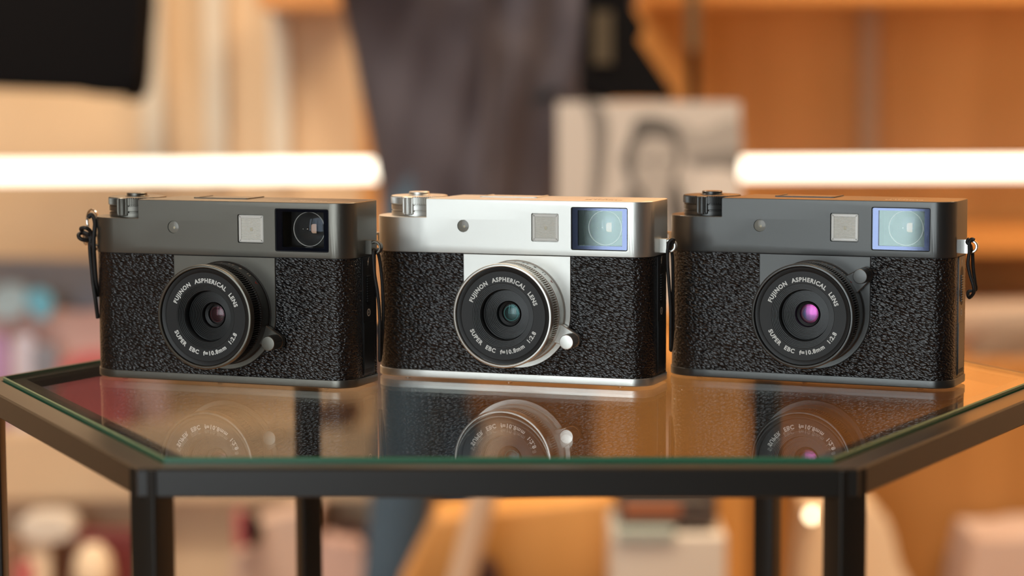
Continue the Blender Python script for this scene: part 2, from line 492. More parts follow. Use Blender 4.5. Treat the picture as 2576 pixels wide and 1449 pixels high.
    outer = rrect(x0, x1, z0, z1, 0.6, 4); inner = rrect(ix0, ix1, iz0, iz1, 0.05, 4)
    mb.loft([[(u*MM, y*MM, v*MM) for u, v in q] for q, y in ((outer, 1.5), (outer, 0.55), (inner, 0.55), (inner, 1.5))], False, False)
    B(mb, 'viewfinder_bezel', MT['bezel_blue'])
    vf = parts[-1][0]
    mb = MB()
    lin = rrect(XV0+0.03, XV1-0.03, ZV0+0.03, ZV1-0.03, 0.65, 4)
    mb.loft([[(u*MM, y*MM, v*MM) for u, v in q] for q, y in ((lin, 0.25), (lin, 1.5), (inset(lin, 0.3), 1.5), (inset(lin, 0.3), 0.25), (lin, 0.25))], False, False)
    B(mb, 'viewfinder_liner', MT['seam'], vf)
    mb = MB()
    inn = inset(inner, -0.1)
    mb.loft([[(u*MM, y*MM, v*MM) for u, v in q] for q, y in ((inn, 1.45), (inn, 8.6))], False, True)
    B(mb, 'viewfinder_chamber', MT['void'], vf)
    mb = MB(); mb.poly_prism(inset(inner, 0.02), lambda u, v, t: (u*MM, t*MM, v*MM), 1.20, 1.40)
    B(mb, 'viewfinder_pane', MT['pane_green'], vf)
    mb = MB(); mb.poly_prism(inset(outer, 0.0), lambda u, v, t: (u*MM, t*MM, v*MM), 0.12, 0.30)
    B(mb, 'viewfinder_cover_glass', MT['clear'], vf)
    vx, vz = 88.3, 56.6
    mb = MB(); lathe_y(mb, [(6.2, -4.9), (6.2, -4.3), (6.17, -4.25), (6.02, -4.25), (6.0, -4.3), (6.0, -4.9)], vx, vz, 80)
    B(mb, 'viewfinder_lens_ring', MT['white_ink'], vf)  # white colour imitates the metal ring's bright reflection
    mb = MB(); lathe_y(mb, dome(5.9, -5.0, 1.2), vx, vz, 64, cap1=True)
    B(mb, 'viewfinder_lens', MT['clear'], vf)
    mb = MB()
    mb.poly_prism(rrect(vx-0.3, vx+1.7, vz-1.6, vz+1.7, [0.8, 0.1, 0.1, 0.8], 4), lambda u, v, t: (u*MM, t*MM, v*MM), 6.6, 6.9)
    B(mb, 'viewfinder_view_patch', MT['view_patch'], vf)  # orange patch painted as the bright background seen through the finder
    mb = MB(); lathe_y(mb, dome(0.45, -6.3, 0.4), vx-1.6, vz-0.1, 20, cap1=True)
    lathe_y(mb, dome(0.3, -6.3, 0.3), vx-3.3, vz-0.1, 20, cap1=True)
    B(mb, 'viewfinder_prism', MT['steel'], vf)
    # --- flash window
    mb = MB(); o1 = rrect(XF0+0.22, XF1-0.22, ZF0+0.22, ZF1-0.22, 0.5, 4)
    mb.loft([[(u*MM, y*MM, v*MM) for u, v in q] for q, y in ((o1, 1.5), (o1, 0.5), (inset(o1, 0.25), 0.3), (inset(o1, 1.0), 0.3), (inset(o1, 1.1), 0.95))], True, True)
    fl = B(mb, 'flash_window', MT['flash'])
    mb = MB()
    nrb = 17; zz0, zz1 = ZF0+1.25, ZF1-1.25
    for k in range(nrb):
        z = zz0 + (zz1-zz0)*(k+0.5)/nrb; h = (zz1-zz0)/nrb
        a = [(XF0+1.25, 0.80, z-h*0.5), (XF0+1.25, 0.40, z-h*.1), (XF0+1.25, 0.40, z+h*.1), (XF0+1.25, 0.80, z+h*0.5)]
        b = [(XF1-1.25, 0.80, z-h*0.5), (XF1-1.25, 0.40, z-h*.1), (XF1-1.25, 0.40, z+h*.1), (XF1-1.25, 0.80, z+h*0.5)]
        mb.loft([[(p[0]*MM, p[1]*MM, p[2]*MM) for p in a], [(p[0]*MM, p[1]*MM, p[2]*MM) for p in b]])
    B(mb, 'flash_ribs', MT['flash'], fl, smooth=False)
    mb = MB(); lathe_y(mb, [(0.6, -0.6), (0.6, -0.47), (0.4, -0.44)], (XF0+XF1)/2+0.1, (ZF0+ZF1)/2-0.2, 24, cap1=True)
    B(mb, 'flash_lamp_spot', MT['yellow'], fl)
    # --- round sensor window
    mb = MB(); lathe_y(mb, [(2.15, -0.9), (2.15, -0.35)] + dome(2.05, -0.32, 0.25, 6), 35.9, 56.5, 40, cap1=True)
    af = B(mb, 'sensor_window', MT['af'])
    mb = MB(); lathe_y(mb, dome(0.5, -0.1, 0.06, 3), 35.9+0.35, 56.35, 16, cap1=True)
    B(mb, 'sensor_led', MT['yellow'], af)
    # --- dial stack, shutter button, lever tab
    def k1(k, r, i): return r - (0.28 if k % 4 in (2, 3) and i in (1, 2) else 0)
    mb = MB(); lathe_z(mb, [(10.35, 63.6), (10.6, 63.85), (10.6, 66.1), (10.3, 66.5), (9.9, 66.6)], DX, DY, 336, k1)
    dial = B(mb, 'exposure_dial', metal, angle=25)
    mb = MB(); lathe_z(mb, [(9.9, ZN0-0.1), (10.25, ZN0+0.05), (10.25, 60.9), (9.6, 61.0), (9.6, 61.35), (10.2, 61.45), (10.3, 61.6), (10.3, 63.2), (9.6, 63.3), (9.6, 63.65)], DX, DY, 96)
    B(mb, 'dial_collar', metal, dial)
    mb2 = MB()
    for k in range(9):
        a = R(-80 + k*20); 
        text_on(mb2, '321012345'[k], 1.5, (lambda x, y, xc, a=a: ((DX + (8.0-y)*sin(a+R(90))*1.0 + (x-xc)*cos(a+R(90)))*MM, (DY + (8.0-y)*-cos(a+R(90)) + (x-xc)*sin(a+R(90)))*MM, 66.63*MM)), 0, 0, 0.01)
    B(mb2, 'dial_numeral', ink, dial, smooth=False)
    mb = MB(); lathe_z(mb, [(4.4, 66.55), (4.4, 66.75), (3.9, 66.8), (3.75, 66.95), (3.75, 67.75), (3.55, 67.95), (2.6, 68.0), (1.2, 67.9)], DX+0.2, DY-0.6, 56)
    B(mb, 'shutter_button', metal, dial)
    def k2(k, r, i): return r - (0.22 if k % 4 in (2, 3) and i in (2, 3, ) else 0)
    mb = MB(); lathe_z(mb, [(1.9, 59.9), (2.25, 60.1), (2.3, 60.9), (2.3, 65.7), (2.2, 66.3), (1.8, 66.5)], DX-0.4, 4.3, 88, k2)
    tb = B(mb, 'power_lever', metal, dial, angle=25)
    # --- top deck: accessory shoe and engraving
    mb = MB()
    zt = ZN1
    sh = [(38, 12), (60, 12), (60, 25.3), (38, 25.3)]
    mb.loft([[(x*MM, y*MM, (zt+0.02)*MM) for x, y in sh], [(x*MM, y*MM, (zt+0.12)*MM) for x, y in sh]])
    shoe = B(mb, 'accessory_shoe', metal)
    for a, b, c, d in ((38, 60, 12, 12.5), (38, 38.8, 12, 25.2), (59.2, 60, 12, 25.2)):
        mb = MB(); mb.box(a*MM, b*MM, c*MM, d*MM, (zt+0.1)*MM, (zt+0.35)*MM)
        B(mb, 'shoe_rail', metal, shoe)
    mb = MB(); mb.box(42*MM, 56*MM, 12.8*MM, 13.6*MM, (zt+0.12)*MM, (zt+0.16)*MM)
    B(mb, 'shoe_groove', MT['seam'], shoe)
    mb = MB()
    text_on(mb, 'FUJIFILM', 3.1, lambda x, y, xc: ((93.5 - x)*MM, (9.2 - y)*MM, (zt+0.03)*MM), 0, 0.35, 0.02)
    text_on(mb, 'X half', 2.2, lambda x, y, xc: ((87.0 - x)*MM, (13.2 - y)*MM, (zt+0.03)*MM), 0, 0.2, 0.01)
    B(mb, 'top_engraving', ink, cover, smooth=False)
    # --- right hand end panel
    def sidepr(pts, t0, t1, mi=0):
        mbb = MB(); mbb.poly_prism(pts, lambda u, v, t: (t*MM, u*MM, v*MM), t0, t1, mi); return mbb
    pan = B(sidepr(rrect(11.5, 20.8, 4.2, ZC-0.4, 0.3, 2), CW-1.2, CW-0.05), 'side_panel', metal if metal is MT['black'] else MT['plastic'])
    slot = arc(16.15, 40.5, 2.2, 0, 180, 10) + arc(16.15, 31.0, 2.2, 180, 360, 10)
    B(sidepr(slot, CW-1.0, CW-0.02), 'flash_slide_slot', MT['void'], pan)
    mb = MB()
    for k in range(11):
        z = 30.3 + k*0.88
        mb.box((CW-0.5)*MM, (CW+0.35)*MM, 14.6*MM, 17.7*MM, z*MM, (z+0.5)*MM)
    B(mb, 'flash_slide_switch', MT['plastic'] if metal is not MT['black'] else metal, pan, smooth=False)
    bolt = [(15.6, 43.4), (16.3, 44.9), (15.9, 44.9), (16.7, 46.2), (15.4, 44.6), (15.85, 44.6)]
    B(sidepr([(u+0.1, v-0.15) for u, v in bolt], CW-0.06, CW), 'bolt_mark', MT['cream_ink'], pan, smooth=False)
    mb = MB(); 
    ring_o = arc(16.15, 26.3, 1.35, 0, 345, 23); 
    mb.loft([[((CW-0.03)*MM, u*MM, v*MM) for u, v in ring_o], [((CW-0.0)*MM, u*MM, v*MM) for u, v in ring_o],
             [((CW-0.0)*MM, u*MM, v*MM) for u, v in arc(16.15, 26.3, 1.05, 0, 345, 23)], [((CW-0.03)*MM, u*MM, v*MM) for u, v in arc(16.15, 26.3, 1.05, 0, 345, 23)]], False, False)
    mb.loft([[(x*MM, u*MM, v*MM) for u, v in [(15.9, 25.6), (16.5, 26.4), (16.1, 26.5), (16.4, 27.1), (15.8, 26.2), (16.15, 26.1)]] for x in (CW-0.03, CW)])
    B(mb, 'flash_off_mark', MT['cream_ink'], pan, smooth=False)
    dr = B(sidepr(rrect(11.8, 20.5, 4.6, 22.9, 0.2, 2), CW-1.0, CW+0.08), 'battery_door', metal if metal is MT['black'] else MT['plastic'], pan)
    B(sidepr(rrect(12.2, 19.4, 4.8, 6.3, 0.1, 2), CW-0.6, CW+0.11), 'door_notch', MT['void'], dr)
    # --- strap lugs
    def lug(xs, sgn, nm='strap_lug'):
        mb = MB(); ly, lz = 15.2, 49.9
        mb.box(min(xs, xs+sgn*2.6)*MM, max(xs, xs+sgn*2.6)*MM, (ly-1.5)*MM, (ly+1.5)*MM, (lz-2.45)*MM, (lz+2.45)*MM)
        ex = xs + sgn*3.6
        lathe_y(mb, [(1.55, -ly-0.9), (1.55, -ly+0.9), (1.75, -ly+1.1), (2.2, -ly+1.1), (2.45, -ly+0.9), (2.45, -ly-0.9), (2.2, -ly-1.1), (1.75, -ly-1.1), (1.55, -ly-0.9)], ex, lz, 40)
        B(mb, nm, metal if metal is not MT['black'] else MT['steel'])
    lug(CW-0.2, 1); lug(-0.9, -1)
    for o, p in parts: o.parent = p
    return root


# ================================================================== THE ROOM
MT['ply_lit'] = wood('plywood_lit_pale', (0.60, 0.43, 0.27), (0.70, 0.52, 0.34), (2.5, 2.5, 0.7), 0.5)
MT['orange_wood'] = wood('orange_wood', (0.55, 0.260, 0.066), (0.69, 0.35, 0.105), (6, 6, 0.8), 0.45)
MT['orange_wood_h'] = wood('orange_wood_boards', (0.50, 0.215, 0.05), (0.64, 0.29, 0.085), (0.8, 6, 6), 0.45)
MT['brown_wood'] = wood('brown_orange_wood', (0.33, 0.145, 0.035), (0.43, 0.20, 0.055), (6, 6, 0.8), 0.5)
MT['floor_wood'] = wood('floor_boards', (0.24, 0.125, 0.055), (0.36, 0.20, 0.09), (1.0, 9, 4), 0.4)
MT['plaster'] = mat('warm_plaster', (0.46, 0.39, 0.31), 0.8, bump=(60, 0.2))
MT['dark_wall'] = mat('dark_wall_paint', (0.03, 0.025, 0.02), 0.8, bump=(60, 0.2))
MT['ceiling'] = mat('ceiling_paint', (0.55, 0.50, 0.44), 0.9)
MT['grey_metal'] = mat('grey_metal_rail', (0.60, 0.55, 0.47), 0.6)
MT['bronze_metal'] = mat('bronze_metal_rail', (0.42, 0.29, 0.19), 0.6)
MT['window_frame'] = mat('dark_window_frame', (0.04, 0.04, 0.04), 0.5)

RX0, RX1, RY0, RY1, RZ = -3.3, 3.2, -2.1, 3.75, 2.85
struct(MB().box(RX0-.1, RX1+.1, RY0-.1, RY1+.1, -0.1, 0).build('floor', MT['floor_wood']))
struct(MB().box(RX0-.1, RX1+.1, RY0-.1, RY1+.1, RZ, RZ+.1).build('ceiling', MT['ceiling']))
struct(MB().box(RX0-.1, RX0, RY0, RY1, 0, RZ).build('wall_left', mat('brown_wall_paint', (0.24, 0.19, 0.14), 0.8, bump=(60, 0.2))))
struct(MB().box(RX1, RX1+.1, RY0, RY1, 0, RZ).build('wall_right', MT['plaster']))
xm = at(905, 300, RY1).x                      # joint of pale and orange panels; their colours carry the wall's uneven lighting
struct(MB().box(RX0, xm, RY1, RY1+.1, 0, RZ).build('wall_back', MT['ply_lit']))
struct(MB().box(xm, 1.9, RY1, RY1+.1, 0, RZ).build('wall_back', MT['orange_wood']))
struct(MB().box(1.9, RX1, RY1, RY1+.1, 0, RZ).build('wall_back', MT['ply_lit']))  # unseen pale panel added to brighten the black camera's side reflection
mb = MB()
mb.box(RX0-.1, WX0, RY0-.1, RY0, 0, RZ); mb.box(WX1, RX1+.1, RY0-.1, RY0, 0, RZ)
mb.box(WX0, WX1, RY0-.1, RY0, 0, WZ0); mb.box(WX0, WX1, RY0-.1, RY0, WZ1, RZ)
struct(mb.build('wall_front', MT['dark_wall']))
win = struct(empty('window_1', ((WX0+WX1)/2, WY, WZ0)))
def child(mb, name, m, parent, **k):
    o = mb.build(name, m, None, **k)
    o.parent = parent; o.matrix_parent_inverse = parent.matrix_basis.inverted(); return o
mb = MB()
for a, b in ((WX0, .05), (-2.34, .235), (-1.885, .05), (-1.15, .05), (WX1-.05, .05)): mb.box(a, a+b, WY+.05, WY+.11, WZ0, WZ1)
mb.box(WX0, WX1, WY+.05, WY+.11, WZ0, WZ0+.05); mb.box(WX0, WX1, WY+.05, WY+.11, WZ1-.05, WZ1)
child(mb, 'window_frame', MT['window_frame'], win)

# ------------------------------------------------------------------ the table
HEX = [(-109, 668), (99.5, 663), (205, 845), (117.5, 1035), (-95, 1040), (-200, 857)]
tc = (2.5*MM, 851*MM)
tab = empty('side_table', (tc[0], tc[1], 0))
tag(tab, 'hexagonal black metal side table with a greenish glass top under three cameras', 'table')
def hx(d, z, P=HEX): return [(x*MM, y*MM, z) for x, y in inset(P, d)]
FZ0, FZ1 = G-0.0102, G-0.0016
mb = MB()
mb.loft([hx(0.5, FZ0), hx(0, FZ0+.0005), hx(0, FZ1-.0006), hx(0.6, FZ1), hx(9.2, FZ1), hx(9.2, G-.0062), hx(17.5, G-.0062), hx(17.5, FZ0), hx(0.5, FZ0)], False, False)
child(mb, 'frame', MT['frame'], tab, angle=20)
mb = MB()
mb.loft([hx(10.3, G-.0060), hx(9.9, G-.0056), hx(9.9, G-.0004), hx(10.3, G)])
mb.bm.normal_update()
for f in mb.bm.faces: f.material_index = 1 if abs(f.normal.z) < .9 else 0
child(mb, 'glass_top', [MT['glass'], MT['glass_edge']], tab, smooth=False)
for i, (x, y) in enumerate(inset(HEX, 5.2)):
    a = math.atan2(y-851, x-2.5); s = 4.7
    P = [(x + s*(cos(a)*u - sin(a)*v), y + s*(sin(a)*u + cos(a)*v)) for u, v in rrect(-1, 1, -1, 1, 0.14, 3)]
    mb = MB(); mb.loft([[(p*MM, q*MM, z) for p, q in P] for z in (0.0, FZ1-0.0003)])
    child(mb, 'leg', MT['frame'], tab)

# ------------------------------------------------------------------ the cameras
ZCAM = G
teal_reflection = mat('teal_reflection_edge', (0.08, 0.30, 0.28), 0.3)  # teal colour imitates a faint reflection ring in the lens
coatL = (coat_glass('coating_dark_red', (0.75, 0.35, 0.45), 0.03, 0.08), mat('inner_glass_dark', (0.04, 0.018, 0.02), 0.15), mat('dark_red_glass_edge', (0.09, 0.02, 0.02), 0.3))
coatM = (coat_glass('coating_teal', (0.35, 0.85, 0.85), 0.035, 0.08), mat('inner_glass_teal', (0.03, 0.05, 0.05), 0.15), teal_reflection)
coatR = (coat_glass('coating_magenta', (1.0, 0.18, 0.72), 0.26, 0.20), mat('inner_blue_reflection', (0.01, 0.30, 0.46), 0.3), teal_reflection)  # magenta tint and diffuse blue imitate this lens's coloured reflection
poses = {'L': (-106.5, 833.9, -0.367), 'M': (-1.6, 834.1, -0.346), 'R': (104.7, 829.0, -0.408)}
def pose(k):
    x, y, a = poses[k]; return (x*MM, y*MM, ZCAM), a
MT['silver_ring'] = MT['silver']
pl, a = pose('L')
camL = make_camera(pl, a, MT['graphite'], MT['knurl_black'], -23, MT['cream_ink'], coatL, 'graphite grey compact camera with black leather wrap, next to the tied cord and split ring')
pl, a = pose('M')
camM = make_camera(pl, a, MT['silver'], MT['silver'], -23, MT['dark_ink'], coatM, 'silver compact camera with black leather wrap, standing between the two darker cameras')
pl, a = pose('R')
camR = make_camera(pl, a, MT['black'], MT['black'], 36.5, MT['cream_ink'], coatR, 'all black compact camera with raised focus lever and pink purple lens reflection')

# ------------------------------------------------------------------ lug cords and split ring
def loc(k, lx, ly, lz):
    x, y, a = poses[k]; lx -= CW/2
    return Vector(((x + lx*cos(a) - ly*sin(a))*MM, (y + lx*sin(a) + ly*cos(a))*MM, ZCAM + lz*MM))
def smoothpts(P, n=6):
    out = []
    for i in range(len(P)-1):
        p0, p1, p2, p3 = P[max(i-1, 0)], P[i], P[i+1], P[min(i+2, len(P)-1)]
        for k in range(n):
            t = k/n
            out.append(0.5*((2*p1) + (p2-p0)*t + (2*p0-5*p1+4*p2-p3)*t*t + (3*p1-p0-3*p2+p3)*t**3))
    out.append(P[-1]); return out
def cord(k, pts, label, r=0.62):
    P = smoothpts([loc(k, *p) for p in pts])
    o = MB().tube(P, r*MM, 8).build('lug_cord', MT['cord'], angle=60)
    return tag(o, label, 'cord', 'black cords tied to the camera lugs')
ex = CW-0.2+3.6
cord('L', [(ex-0.3, 17.2, 49.0), (ex, 15.2, 48.9), (ex+0.1, 13.2, 48.6), (ex+0.2, 12.7, 46), (ex+0.6, 12.8, 40), (ex+1.4, 13.5, 33), (ex+1.6, 14.5, 24), (ex+1.0, 15.5, 15), (ex+0.6, 16.5, 9),
           (ex+0.9, 17.5, 14), (ex+1.9, 17, 25), (ex+1.7, 17, 35), (ex+.6, 17.5, 44), (ex-0.2, 17.2, 48.4)], 'long black cord hanging from the lug between the grey and silver cameras')
cord('M', [(ex-0.3, 17.2, 49.0), (ex, 15.2, 48.9), (ex+1.9, 13.4, 52.2), (ex+0.5, 12.7, 51.5), (ex-0.2, 12.6, 48), (ex-0.2, 12.7, 43), (ex+0.2, 13, 37), (ex+0.4, 14.5, 28), (ex+0.2, 15.5, 19), (ex+0.0, 16.5, 12),
           (ex+0.5, 17.5, 20), (ex+0.6, 17, 30), (ex+0.5, 17.2, 40), (ex+0.2, 17.5, 46), (ex-0.2, 17.2, 48.6)], 'thin black cord hanging from the lug between the silver and black cameras')
cord('R', [(ex+1.6, 12.2, 52.4), (ex+0.6, 12.4, 52.7), (ex-0.2, 12.6, 51.2), (ex-.2, 12.7, 48), (ex-0.6, 12.7, 44), (ex+0.2, 12.8, 40), (ex+1.4, 13, 36), (ex+1.3, 14, 33.6), (ex-.9, 17, 31.5),
           (ex-1.6, 18.5, 33.5), (ex+1.0, 18.4, 34.2), (ex+1.0, 17.4, 37), (ex+.3, 17.3, 42), (ex, 17.2, 47), (ex, 15.2, 48.9), (ex+0.1, 13.0, 50.4), (ex-1.0, 12.5, 51.6), (ex-0.2, 12.3, 52.9)], 'short looped black cord tied to the outer lug of the black camera')
# left camera, outer lug: cord knotted round a split ring
lx0 = -3.3
def cord_at(pts, label, r=0.62):
    P = smoothpts([at(x, y, Y) for x, y, Y in pts])
    return tag(MB().tube(P, r*MM, 8).build('lug_cord', MT['cord'], angle=60), label, 'cord', 'black cords tied to the camera lugs')
Yc = .858
cord_at([(240, 626, .869), (233, 620, Yc), (229, 606, Yc), (230, 592, Yc), (226, 580, Yc-.001), (215, 573, Yc-.002), (204, 575, Yc-.001), (209, 583, Yc), (222, 589, Yc), (226, 597, Yc+.001), (221, 604, Yc),
         (208, 603, Yc-.001), (199, 597, Yc-.001), (198, 590, Yc), (206, 586, Yc+.001), (217, 590, Yc+.001), (227, 600, Yc), (226, 616, Yc), (227, 636, Yc), (230, 668, Yc), (234, 710, Yc), (240, 752, Yc), (246, 800, Yc+.002)],
        'black cord knotted around the split ring on the outer side of the grey camera', 0.75)
cord_at([(222, 548, Yc), (229, 540, Yc), (235, 546, Yc), (239, 560, Yc-.001), (238, 578, Yc-.002), (236, 600, Yc-.002), (236, 625, Yc-.002), (238, 660, Yc-.001), (241, 700, Yc), (246, 745, Yc+.002)],
        'second strand of black cord crossing the split ring left of the grey camera', 0.85)
sr = empty('split_ring', loc('L', lx0-2.6, 13, 52))
tag(sr, 'steel split ring hooked on the outer lug of the grey camera', 'ring')
def ringpts(cx, cy, cz, ux, r, turns=2, n=40, pitch=0.55):
    out = []
    for i in range(n*turns+1):
        a = 2*pi*i/n; q = ux
        out.append(loc('L', cx + r*cos(a)*cos(q) , cy + r*cos(a)*sin(q) + pitch*i/n, cz + r*sin(a)))
    return out
child(MB().tube(ringpts(-5.1, 12.0, 57.0, -0.55, 4.4, 2, 40, 0.6), 0.33*MM, 8), 'upper_coil', MT['steel'], sr)
child(MB().tube(ringpts(-7.6, 10.4, 50.6, -0.8, 2.25, 2, 30, 1.15), 0.42*MM, 8), 'lower_coil', MT['steel'], sr)

# ================================================================== BACKGROUND
def slab(name, m, px0, py0, px1, py1, Y, depth, parent=None, pts=None, bev=0.0):
    """box or outlined solid whose front lies at y = Y"""
    if pts is None: pts = [(px0, py0), (px1, py0), (px1, py1), (px0, py1)]
    F = [at(x, y, Y) for x, y in pts]
    loops = [[(p.x, Y+depth, p.z) for p in F], [(p.x, Y, p.z) for p in F]]
    mb = MB(); mb.loft(loops)
    if bev:
        bmesh.ops.bevel(mb.bm, geom=list(mb.bm.edges), offset=bev, segments=3, profile=0.7, affect='EDGES')
    if parent is not None: return child(mb, name, m, parent)
    return mb.build(name, m)
def base_empty(name, px, py, Y):
    p = at(px, py, Y); return empty(name, (p.x, Y, p.z))
def up(pts, n=5, closed=True):
    """smooth closed 2D outline"""
    V = [Vector((x, y, 0)) for x, y in pts]; m = len(V); out = []
    for i in range(m):
        p0, p1, p2, p3 = V[i-1], V[i], V[(i+1) % m], V[(i+2) % m]
        for k in range(n):
            t = k/n; q = 0.5*((2*p1) + (p2-p0)*t + (2*p0-5*p1+4*p2-p3)*t*t + (3*p1-p0-3*p2+p3)*t**3)
            out.append((q.x, q.y))
    return out

# grey slotted uprights on the back wall
ZR = at(0, 440, 3.74).z
names = ['grey metal upright rail nearest the black jacket', 'tall grey metal upright rail in the middle of the pale wall', 'grey metal upright rail under the wooden shelf beside the person', 'brownish metal upright rail on the orange wall right of the portrait']
for (x0, x1, lab) in ((362, 418, names[0]), (521, 573, names[1]), (684, 732, names[2]), (2160, 2203, names[3])):
    a, b = at(x0, 300, 3.74).x, at(x1, 300, 3.74).x
    mb = MB(); mb.box(a, b, 3.715, 3.75, ZR, 1.9)
    for k in range(14): mb.box((a+b)/2-.003, (a+b)/2+.003, 3.7145, 3.716, ZR+.03+k*.072, ZR+.06+k*.072)
    tag(mb.build('upright_rail', MT['bronze_metal' if x0 > 2000 else 'grey_metal'], smooth=False), lab, 'rail', 'grey uprights on the back wall')

# LED tube running along the wall
p0 = at(-900, 436, 3.52); p1 = at(3400, 436, 3.52)
tl = empty('tube_light', ((p0.x+p1.x)/2, 3.52, p0.z)); tag(tl, 'long glowing white tube light running across the shelving wall', 'light')
MT['tube'] = mat('glowing_tube', (1, 1, 1), 0.4, emit=((1.0, 0.94, 0.76), 2.6))
child(MB().tube([(p0.x, 3.52, p0.z), (p1.x, 3.52, p0.z)], 0.0155, 20), 'glowing_tube', MT['tube'], tl)
mb = MB(); 
for xx in (p0.x, p1.x): mb.box(xx-.02, xx+.02, 3.50, 3.75, p0.z-.018, p0.z+.018)
child(mb, 'end_bracket', MT['grey_metal'], tl)

# boards
def board(name, px0, px1, zt, th, y0, y1, m, label, cat='shelf', group=None):
    a, b = at(px0, 500, y0).x, at(px1, 500, y0).x
    mb = MB(); mb.box(a, b, y0, y1, zt-th, zt)
    bmesh.ops.bevel(mb.bm, geom=list(mb.bm.edges), offset=0.002, segments=2, affect='EDGES')
    return tag(mb.build(name, m), label, cat, group)
zsh = at(1000, 12, 3.42).z
board('wall_shelf', 1640, 3400, zsh+.03, .03, 3.42, 3.75, MT['orange_wood_h'], 'orange wooden shelf along the top of the right hand wall')
board('wall_shelf', 655, 900, at(700, 22, 3.5).z+.03, .03, 3.5, 3.75, MT['orange_wood_h'], 'short orange wooden shelf above the third grey upright')
# lower step / bench boards
zb = at(0, 1092, 3.3).z
board('display_bench', -900, 960, zb, at(0, 1092, 3.3).z-at(0, 1262, 3.3).z, 3.30, 3.75, MT['ply_lit'], 'pale plywood display ledge carrying the colourful magazines', 'bench')
ZBR = at(2500, 925, 3.25).z
board('wall_ledge', 1640, 3400, at(2500, 585, 3.5).z, at(0, 585, 3.5).z-at(0, 640, 3.5).z, 3.5, 3.75, MT['orange_wood_h'], 'orange wooden ledge under the tube light on the right', 'shelf')
board('display_bench', 1640, 3400, at(2500, 925, 3.25).z, 0.03, 3.25, 3.75, MT['brown_wood'], 'brown orange wooden bench top carrying the pale folded stack on the right', 'bench')
tag(MB().box(at(1000, 1100, 3.4).x, at(3400, 1100, 3.4).x, 3.27, 3.745, 0, at(2500, 925, 3.25).z-.03).build('cabinet', MT['brown_wood']), 'brown orange wooden base cabinet below the right hand bench', 'cabinet')
tag(MB().box(at(-900, 1100, 3.45).x, at(960, 1100, 3.45).x, 3.34, 3.745, 0, at(0, 1262, 3.3).z).build('cabinet', MT['ply_lit']), 'pale plywood base cabinet below the left display ledge', 'cabinet')

# black jacket hanging top left
bj = base_empty('jacket', 170, 225, 3.2)
tag(bj, 'black jacket hanging at the top left above the tube light', 'jacket')
MT['black_cloth'] = mat('black_cloth', (0.006, 0.006, 0.007), 0.9, bump=(80, 0.6), spec=0.05)
out = [(-420, 205), (-200, 222), (0, 216), (150, 220), (240, 236), (325, 240), (345, 200), (352, 100), (360, -60), (340, -400), (180, -520), (-80, -540), (-350, -420)]
slab('body', MT['black_cloth'], 0, 0, 0, 0, 3.2, 0.12, bj, up(out, 4), 0.02)
slab('hem', MT['black_cloth'], 0, 0, 0, 0, 3.195, 0.13, bj, up([(-400, 196), (0, 206), (150, 210), (240, 224), (330, 228), (326, 243), (240, 239), (150, 223), (0, 219), (-400, 212)], 3), 0.004)

# strap hanging right of the person
st = base_empty('hanging_strap', 1740, 240, 3.3)
tag(st, 'narrow dark strap hanging in front of the orange wall right of the person', 'strap')
MT['taupe'] = mat('taupe_webbing', (0.14, 0.10, 0.06), 0.8)
slab('webbing', MT['taupe'], 1726, -200, 1760, 130, 3.3, 0.006, st)
slab('buckle', MT['black_cloth'], 1732, 128, 1757, 330, 3.296, 0.014, st, bev=0.002)

# black and white portrait print
PP = 2.81
pp = base_empty('portrait_print', 1630, 760, PP)
tag(pp, 'black and white portrait of a dark haired man propped up behind the silver camera', 'picture')
g = lambda v, w=1.0: (v*1.0, v*0.96, v*0.92)
cols = [g(.50), g(.33), g(.10), g(.38), g(.19), g(.60)]
pm = [mat('print_grey_%d' % i, c, 0.5) for i, c in enumerate(cols)]
slab('board', pm[0], 1402, 257, 1862, 775, PP, 0.012, pp)
zp_ = at(1600, 775, PP).z
tag(MB().box(at(1500, 700, PP).x, at(1880, 700, PP).x, 2.80, 2.88, 0, zp_).build('plinth', MT['orange_wood']), 'tall orange wooden plinth carrying the portrait behind the silver camera', 'plinth')
def ink_shape(pts, mi, k, n=5):
    return slab('print_tone', pm[mi], 0, 0, 0, 0, PP-0.0006*(k+1), 0.0005, pp, up(pts, n))
ink_shape([(1470, 262), (1500, 258), (1530, 300), (1525, 420), (1500, 560), (1480, 560), (1490, 400), (1485, 300)], 4, 0)
ink_shape([(1700, 300), (1760, 330), (1855, 300), (1858, 425), (1800, 418), (1730, 405), (1700, 370)], 1, 0)
ink_shape([(1745, 395), (1800, 385), (1858, 380), (1858, 428), (1800, 420), (1745, 415)], 4, 1)
ink_shape([(1590, 330), (1600, 300), (1640, 293), (1690, 308), (1712, 350), (1715, 400), (1690, 470), (1660, 500), (1600, 490), (1570, 420), (1565, 400)], 2, 1)
ink_shape([(1600, 380), (1620, 350), (1660, 345), (1692, 362), (1702, 405), (1690, 450), (1670, 520), (1630, 525), (1605, 480), (1595, 430)], 3, 2)
ink_shape([(1612, 404), (1630, 398), (1645, 404), (1630, 411)], 4, 3)
ink_shape([(1662, 404), (1676, 398), (1690, 405), (1676, 411)], 4, 3)
ink_shape([(1560, 500), (1610, 470), (1620, 540), (1560, 700), (1520, 700), (1540, 540)], 4, 2)
ink_shape([(1688, 470), (1705, 455), (1725, 520), (1760, 700), (1700, 700), (1680, 540)], 2, 2)
ink_shape([(1755, 440), (1850, 436), (1855, 560), (1760, 560)], 5, 1)

